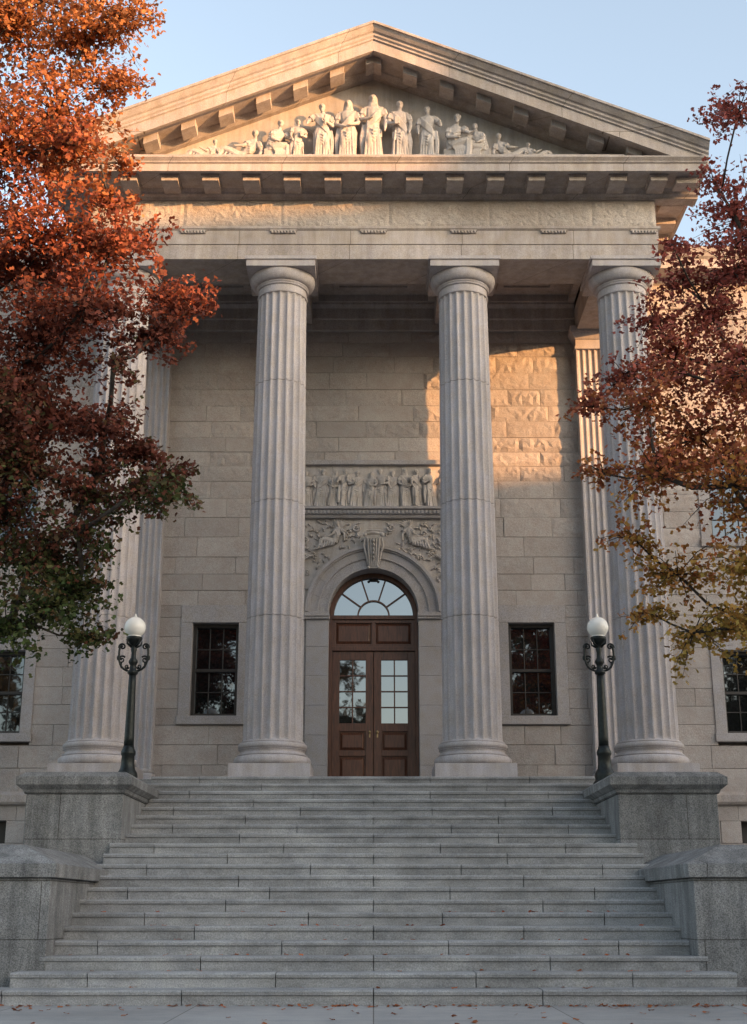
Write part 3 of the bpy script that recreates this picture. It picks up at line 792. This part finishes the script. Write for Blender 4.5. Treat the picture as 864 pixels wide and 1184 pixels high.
T = [bake(seated(11, .02, True), 'relief_figure', VX, M_sculp), bake(seated(12, .08), 'relief_figure', VX, M_sculp)]
C = [bake(reclining(21), 'relief_figure', VX, M_sculp), bake(reclining(22, -.06), 'relief_figure', VX, M_sculp)]
CW = bake(reclining(23, .02, True), 'relief_figure', VX, M_sculp)
def fig(me, parent, x, y, z, h, flip=1, ang=0., depth=1., tilt=0., wd=1.0):
    o = place('relief_figure', me, parent, (x, y, z)); o.scale = (h*flip*wd, h*depth, h)
    o.rotation_euler = (0, R(tilt), R(ang)); return o
FZ = 14.49; FYp = 21.86
for x, h, k, fp, an in ((-.98,1.30,3,1,8),(-.50,1.38,4,1,-5),(0,1.50,0,1,0),(.50,1.36,2,-1,6),(1.04,1.24,5,1,-10),(-1.44,.95,2,1,15)):
    fig(S[k], PED, x, FYp, FZ, h, fp, an, .8, 0, .97)
fig(T[1], PED, -1.90, FYp, FZ, 1.22, 1, 10, .8); fig(T[0], PED, 1.56, FYp, FZ, 1.36, 1, -15, .8); fig(T[1], PED, 2.05, FYp-.05, FZ, 1.08, -1, -10, .8)
fig(C[0], PED, -2.55, FYp, FZ, 1.22, -1, 0, .8); fig(C[1], PED, -3.22, FYp-.08, FZ, .88, -1, 0, .8)
fig(C[0], PED, 2.65, FYp, FZ, 1.1, 1, 0, .8); fig(C[1], PED, 3.12, FYp-.08, FZ, .75, 1, 0, .8)
wh = MB()
pts = [(-1.42+.33*math.cos(a), 22.04, 15.05+.33*math.sin(a)) for a in [math.pi*2*k/32 for k in range(33)]]
wh.tube(pts, [.03]*33, 8)
part(wh, 'relief_wheel', M_sculp, PED, smooth=True)
xs = -1.62; i = 0
while xs < 1.64:
    fig(S[[0,2,1,4,5,3][i % 6]], RP, xs, 25.585, 8.79, rnd.uniform(.76,.88), rnd.choice((-1,1)), rnd.uniform(-40,40), .75, rnd.uniform(-5, 5), rnd.uniform(1.05, 1.3)); xs += rnd.uniform(.22,.28); i += 1
xs = -1.5; i = 0
while xs < 1.6:
    fig(S[[3,5,0,2][i % 4]], RP, xs, 25.63, 8.80, rnd.uniform(.80,.90), rnd.choice((-1,1)), rnd.uniform(-40,40), .6, rnd.uniform(-4, 4), 1.1); xs += rnd.uniform(.3,.45); i += 1
for s in (-1, 1):
    orn = MB()
    fig(CW, BLD, s*.80, 25.52, 7.98, .78, s, 0, .7, s*16)
    fig(C[0], BLD, s*1.45, 25.52, 7.62, .5, -s, 0, .8, s*30)
    for (cx, cz, r0, a0, tn_) in ((1.56,7.15,.13,0,1.2),(1.62,7.50,.10,2,-1.2),(1.64,6.85,.09,4,1.1),(1.60,8.3,.1,3,1.2),(.36,8.35,.08,3,1.2),(1.40,8.1,.10,0,-1.2),(1.48,6.75,.07,0,1.2)):
        pts = []; rr = []
        for i in range(22):
            t = i/21; a = a0+tn_*2*math.pi*t; r = r0*(1-t*.8)
            pts.append((s*(cx+r*math.cos(a)), 25.54, cz+r*math.sin(a))); rr.append(.022*(1-.4*t))
        orn.tube(pts, rr, 8)
    q = 0
    while q < 150:
        x = rnd.uniform(.22, 1.7); z = rnd.uniform(6.65, 8.5)
        if math.hypot(x, z-6.59) < 1.42: continue
        q += 1
        a = rnd.uniform(0, 6.28); b_ = a+rnd.uniform(-1, 1); l = rnd.uniform(.03, .07)
        p0 = Vector((s*x, 25.57, z)); p1 = p0+Vector((math.cos(a)*l, -.035, math.sin(a)*l)); p2 = p1+Vector((math.cos(b_)*l, .02, math.sin(b_)*l))
        if abs(p2.x) > 1.74 or p2.z > 8.53 or math.hypot(p2.x, p2.z-6.59) < 1.38: continue
        orn.tube([tuple(p0), tuple(p1), tuple(p2)], [.010, rnd.uniform(.014, .024), .005], 8)
    part(orn, 'scroll_carving', M_sculp, BLD, smooth=True)

# ------------------------------------------------------------ trees
def leaves_mesh(name, pos, nrm, size, mat, rs):
    n = len(pos)
    tpl = np.array([(0,-.5),(.42,-.30),(.22,.02),(.36,.36),(0,.58),(-.36,.36),(-.22,.02),(-.42,-.30)])
    k = len(tpl)
    nrm = nrm/np.linalg.norm(nrm, axis=1, keepdims=True)
    a = rs.normal(size=(n, 3)); u = np.cross(nrm, a); u /= np.linalg.norm(u, axis=1, keepdims=True); v = np.cross(nrm, u)
    P = pos[:, None, :]+size[:, None, None]*(u[:, None, :]*tpl[None, :, 0, None]+v[:, None, :]*tpl[None, :, 1, None])
    P += nrm[:, None, :]*(size[:, None, None]*(-.5*(tpl[None, :, 0, None]**2)+.25*(tpl[None, :, 1, None]**2)))
    me = bpy.data.meshes.new(name); me.vertices.add(n*k); me.vertices.foreach_set('co', P.reshape(-1).astype(np.float32))
    me.loops.add(n*k); me.loops.foreach_set('vertex_index', np.arange(n*k, dtype=np.int32))
    me.polygons.add(n); me.polygons.foreach_set('loop_start', np.arange(0, n*k, k, dtype=np.int32))
    try: me.polygons.foreach_set('loop_total', np.full(n, k, dtype=np.int32))
    except Exception: pass
    me.materials.append(mat); me.update(calc_edges=True); me.validate(); return me

def tree(base, clusters, seed, dens, leafsize, mat, label, tops, flat=.6):
    rs = np.random.RandomState(seed); r = random.Random(seed)
    nodes = []
    bx, by = base; nodes.append((Vector((bx, by, -.2)), -1))
    for i in range(1, 12):
        z = i*tops/11; nodes.append((Vector((bx+.12*math.sin(i*.9), by+.1*math.cos(i*1.3), z)), i-1))
    trunk_n = len(nodes)
    cl = sorted(clusters, key=lambda c: (Vector(c[:3])-Vector((bx, by, c[2]))).length)
    ends = []
    for c in cl:
        p = Vector(c[:3]); best = None
        for i, (q, pa) in enumerate(nodes):
            if i < 3: continue
            d = (p-q).length
            rise = p.z-q.z
            cost = d+ (1.2*max(0, .3*d-rise))+(.0 if i < trunk_n else .35)
            if best is None or cost < best[0]: best = (cost, i)
        i = best[1]; q = nodes[i][0]; nseg = max(2, int((p-q).length/.45)); prev = i
        for s_ in range(1, nseg+1):
            t = s_/nseg; w_ = q.lerp(p, t); w_.z += -.18*(p-q).length*math.sin(math.pi*t)*.5
            w_ += Vector((r.uniform(-1,1), r.uniform(-1,1), r.uniform(-1,1)))*.06*(1 if s_ < nseg else 0)
            nodes.append((w_, prev)); prev = len(nodes)-1
        ends.append((prev, c))
    cnt = [0]*len(nodes)
    for e, c in ends:
        i = e
        while i >= 0: cnt[i] += 1; i = nodes[i][1]
    rad = [.013*(c_**.62) if c_ else .02 for c_ in cnt]
    for i in range(trunk_n): rad[i] = max(rad[i], .24*(1-i/trunk_n)**.7+.03)
    m = MB()
    m.tube([tuple(nodes[i][0]) for i in range(trunk_n)], [rad[i] for i in range(trunk_n)], 12)
    done = set()
    for e, c in ends:
        i = e; path = [i]
        while i >= trunk_n and i not in done:
            done.add(i); i = nodes[i][1]; path.append(i)
        if len(path) > 1:
            rr = [rad[j] for j in path]; rr[-1] = min(rr[-1], rr[-2]*1.15)
            m.tube([tuple(nodes[j][0]) for j in path], rr, 7)
    pos = []; nr = []; sz = []
    tw = m
    for e, c in ends:
        cx, cy, cz, cr = c[:4]; root = nodes[e][0]; dd = c[4] if len(c) > 4 else 1.
        nsp = max(6, int(20*(cr/.6)**1.4))
        nl = int(740*dens*dd*(cr/.6)**1.9/nsp)
        lsc = leafsize/.08
        for _ in range(nsp):
            d = Vector((r.gauss(0,1), r.gauss(0,1), r.gauss(.1,flat))).normalized()
            L = cr*r.uniform(.5, 1.45)
            end = root+d*L+Vector((0, 0, -.12*L))
            mid = root+d*L*.5+Vector((0, 0, .03*L))
            tw.tube([tuple(root), tuple(mid), tuple(end)], [.009, .006, .002], 4)
            side = d.cross(Vector((0, 0, 1)))
            side = side.normalized() if side.length > .1 else Vector((1, 0, 0))
            for k in range(nl):
                t = r.random()**.65*1.05
                c0 = (root.lerp(mid, t*2) if t < .5 else mid.lerp(end, (t-.5)*2))
                wdt = (.07+.20*cr*math.sin(min(1, t)*math.pi*.8+.3))*lsc**.5
                p = c0+side*r.gauss(0, wdt)+Vector((0, 0, r.gauss(-.02, wdt*.42)))+d*r.gauss(0, .06)
                pos.append(p); nr.append((r.gauss(0,.7), r.gauss(-.25,.7), 1*r.uniform(.2,1))); sz.append(leafsize*r.uniform(.6, 1.25))
    T_ = place('tree', None, None, (bx, by, 0), label=label, category='tree')
    part(m, 'trunk', M_bark, T_, smooth=True)
    me = leaves_mesh('crown', np.array([tuple(p) for p in pos]), np.array(nr), np.array(sz), mat, rs)
    place('crown', me, T_)
for_y = random.Random(3)
def jy(lst, y0, a): return [(x, y0+for_y.uniform(-a, a), z, r_, *rest) for x, z, r_, *rest in lst]
left = [(-5.08,12.9,1.0),(-4.17,12.95,.72),(-3.60,13.05,.5),(-4.5,11.75,.85),(-3.85,12.2,.5),(-4.15,10.8,.72),(-4.95,10.6,.9),(-3.70,10.5,.36),(-4.4,9.5,.85),(-3.5,9.35,.7),
        (-3.7,11.3,.3),(-3.1,9.6,.35),
        (-2.78,9.0,.5),(-2.45,8.65,.34),(-4.65,8.3,.9),(-3.75,8.45,.75),(-2.98,8.35,.46),(-4.3,7.25,.85),(-3.5,6.95,.5),(-3.15,6.7,.46),(-2.75,6.3,.42),(-2.55,5.85,.30),(-3.75,6.15,.66),(-4.7,6.4,.9),
        (-2.95,6.0,.35),(-3.3,7.6,.25),(-4.45,5.3,.75),(-3.75,5.5,.42),(-4.1,4.6,.55),(-3.65,4.3,.3),(-4.65,4.35,.5),(-3.85,4.95,.42),(-4.9,7.4,.8),(-4.9,9.4,.8),
        (-4.95,6.9,.6),(-4.9,6.0,.6),(-4.75,7.8,.6)]
left2 = [(-6.0,13.4,1.1),(-6.3,11.6,1.2),(-6.1,9.6,1.2),(-6.0,7.6,1.1),(-5.8,5.9,1.0),(-7.6,12.6,1.2),(-8.2,10.6,1.3),(-8.4,8.4,1.3),(-8.2,6.6,1.1),(-7,14.6,1.2),(-5.2,14.3,1.0),(-4.2,14.1,.7),(-9.4,9.5,1.2)]
tree((-7.1, 16.6), jy(left, 16.0, .7)+jy([(*c, .35) for c in left2], 16.6, 1.6), 5, 1.65, .070, M_leafL, 'large maple with red and orange autumn leaves', 13.2)
right = [(5.1,11.8,.36),(4.88,10.95,.32),(5.08,10.4,.46),(4.35,9.35,.5),(4.95,9.3,.6),(3.95,9.35,.28),(3.85,8.75,.4),(3.45,7.95,.46),(4.2,8.2,.66),(4.85,8.0,.7),(2.95,7.35,.36),(3.5,7.1,.52),(4.35,7.0,.7),
         (2.98,6.35,.32),(3.6,6.2,.55),(4.45,5.95,.7),(3.4,5.6,.34),(4.0,5.15,.55),(4.6,4.95,.6),(3.5,4.6,.32),(3.95,4.2,.42),(4.5,4.2,.5),(4.0,7.6,.5),(3.9,6.6,.5),(4.7,8.8,.55),(4.7,7.4,.5),(4.9,6.5,.5),
         (4.95,11.3,.4),(5.2,9.9,.5),(4.9,5.6,.5),(4.85,4.5,.5)]
right2 = [(5.7,10.9,.8),(5.7,9.5,.9),(5.6,8.2,.9),(5.5,6.8,.9),(5.5,5.4,.8),(6.9,11.4,.9),(7.4,9.8,1.1),(7.8,8,1.1),(7.5,6.3,1.0),(6.4,12.3,.7),(8.4,9,.9)]
tree((6.7, 16.3), jy(right, 16.0, .7)+jy([(*c, .5) for c in right2], 16.3, 1.4), 9, 1.12, .068, M_leafR, 'maple with maroon and yellow autumn leaves', 11.0)
for bx, sd in ((-23, 31), (-10.5, 32), (-3.2, 33), (9.8, 34), (22, 35)):  # unseen trees behind the camera, added for door and window glass to reflect
    q = random.Random(sd); cl = []
    for _ in range(15):
        z = q.uniform(6, 16.5); ww_ = 3.1*math.sin((z-4)/14.5*math.pi)**.7
        a = q.uniform(0, 6.28); cl.append((bx+ww_*.8*math.cos(a)*q.random()**.5, -25+ww_*.8*math.sin(a), z, 1.3))
    tree((bx, -25), cl, sd, .1, .34, M_leafS, 'tall dark-leaved tree added out of view for the glass to reflect', 15)

rr = random.Random(77); pos = []
for i in range(300):
    x = rr.uniform(-4.6, 4.6); y = 14.12-abs(rr.gauss(0, .12)) if rr.random() < .6 else rr.uniform(10.5, 14.1); pos.append((x, y, .012))
for i in range(80):
    k = rr.randint(0, 5); pos.append((rr.uniform(-3.4, 3.4), Y0+TREAD*k+rr.uniform(.15, .38), RISE*(k+1)+.012))
fm = leaves_mesh('fallen_leaves', np.array(pos), np.array([(rr.gauss(0,.2), rr.gauss(0,.2), 1) for _ in pos]), np.array([rr.uniform(.04,.075) for _ in pos]), M_leafG, np.random.RandomState(2))
place('fallen_leaves', fm, None, kind='stuff', label='scattered dry autumn leaves on the paving', category='leaves')

# ------------------------------------------------------------ unseen building added to block the low sun
SA = R(56)
def toxy(a, c): return (a*math.sin(SA)+c*math.cos(SA), -a*math.cos(SA)+c*math.sin(SA))
ob = place('sun_blocker', None, None, (*toxy(52, 15), 0), label='unseen brick block with stepped roofline, added to shade the lower facade', category='building')
bw = MB(); rw = MB(); ww = MB()
for c0, c1, H in ((-25, 12.9, 15.6), (12.9, 18.3, 20.9), (18.3, 21.6, 24.4), (21.6, 48, 16.5)):  # roof heights stepped to shape the shadow edge on the facade
    pts = [toxy(46, c0), toxy(60, c0), toxy(60, c1), toxy(46, c1)]
    bw.pz(pts, -.15, H-.3)
    pts = [toxy(45.8, c0+.01), toxy(60.2, c0+.01), toxy(60.2, c1-.01), toxy(45.8, c1-.01)]
    rw.pz(pts, H-.299, H)
    c = c0+1.2
    while c < c1-1.6:
        z = 1.2
        while z < H-2.6:
            ww.pz([toxy(45.95, c), toxy(46.1, c), toxy(46.1, c+1.1), toxy(45.95, c+1.1)], z, z+1.9); z += 3.3
        c += 2.4
part(bw, 'wall', M_brick, ob); part(rw, 'parapet', M_trim, ob); part(ww, 'windows', M_glass, ob, kind='stuff')

# ------------------------------------------------------------ light
EL = R(7.)
Sd = Vector((math.sin(SA)*math.cos(EL), -math.cos(SA)*math.cos(EL), math.sin(EL)))
sun = bpy.data.lights.new('sun', 'SUN'); sun.energy = 9.5; sun.angle = R(.5); sun.color = (1, .46, .15)
so = bpy.data.objects.new('sun', sun); COL.objects.link(so); so.rotation_euler = Sd.to_track_quat('Z', 'Y').to_euler(); so.location = (30, -20, 30)
wd = bpy.data.worlds.new('World'); scene.world = wd; wd.use_nodes = True
nt = wd.node_tree; bg = nt.nodes['Background']
sk = nt.nodes.new('ShaderNodeTexSky'); sk.sky_type = 'NISHITA'; sk.sun_disc = False
sk.sun_elevation = EL; sk.sun_rotation = math.pi-SA; sk.air_density = 1.; sk.dust_density = 2.5; sk.ozone_density = 1.3
hs_ = nt.nodes.new('ShaderNodeHueSaturation'); hs_.inputs['Saturation'].default_value = .68
nt.links.new(sk.outputs[0], hs_.inputs['Color']); nt.links.new(hs_.outputs[0], bg.inputs[0]); bg.inputs[1].default_value = .66

# ------------------------------------------------------------ camera
cam = bpy.data.cameras.new('camera'); cam.sensor_width = 36; cam.lens = 1512/1184*36; cam.clip_end = 2000
cob = bpy.data.objects.new('camera', cam); COL.objects.link(cob); cob.location = (0, 0, EYE); cob.rotation_euler = (R(90+16.85), 0, 0)
scene.camera = cob
scene.view_settings.view_transform = 'Standard'; scene.view_settings.look = 'None'; scene.view_settings.exposure = 0
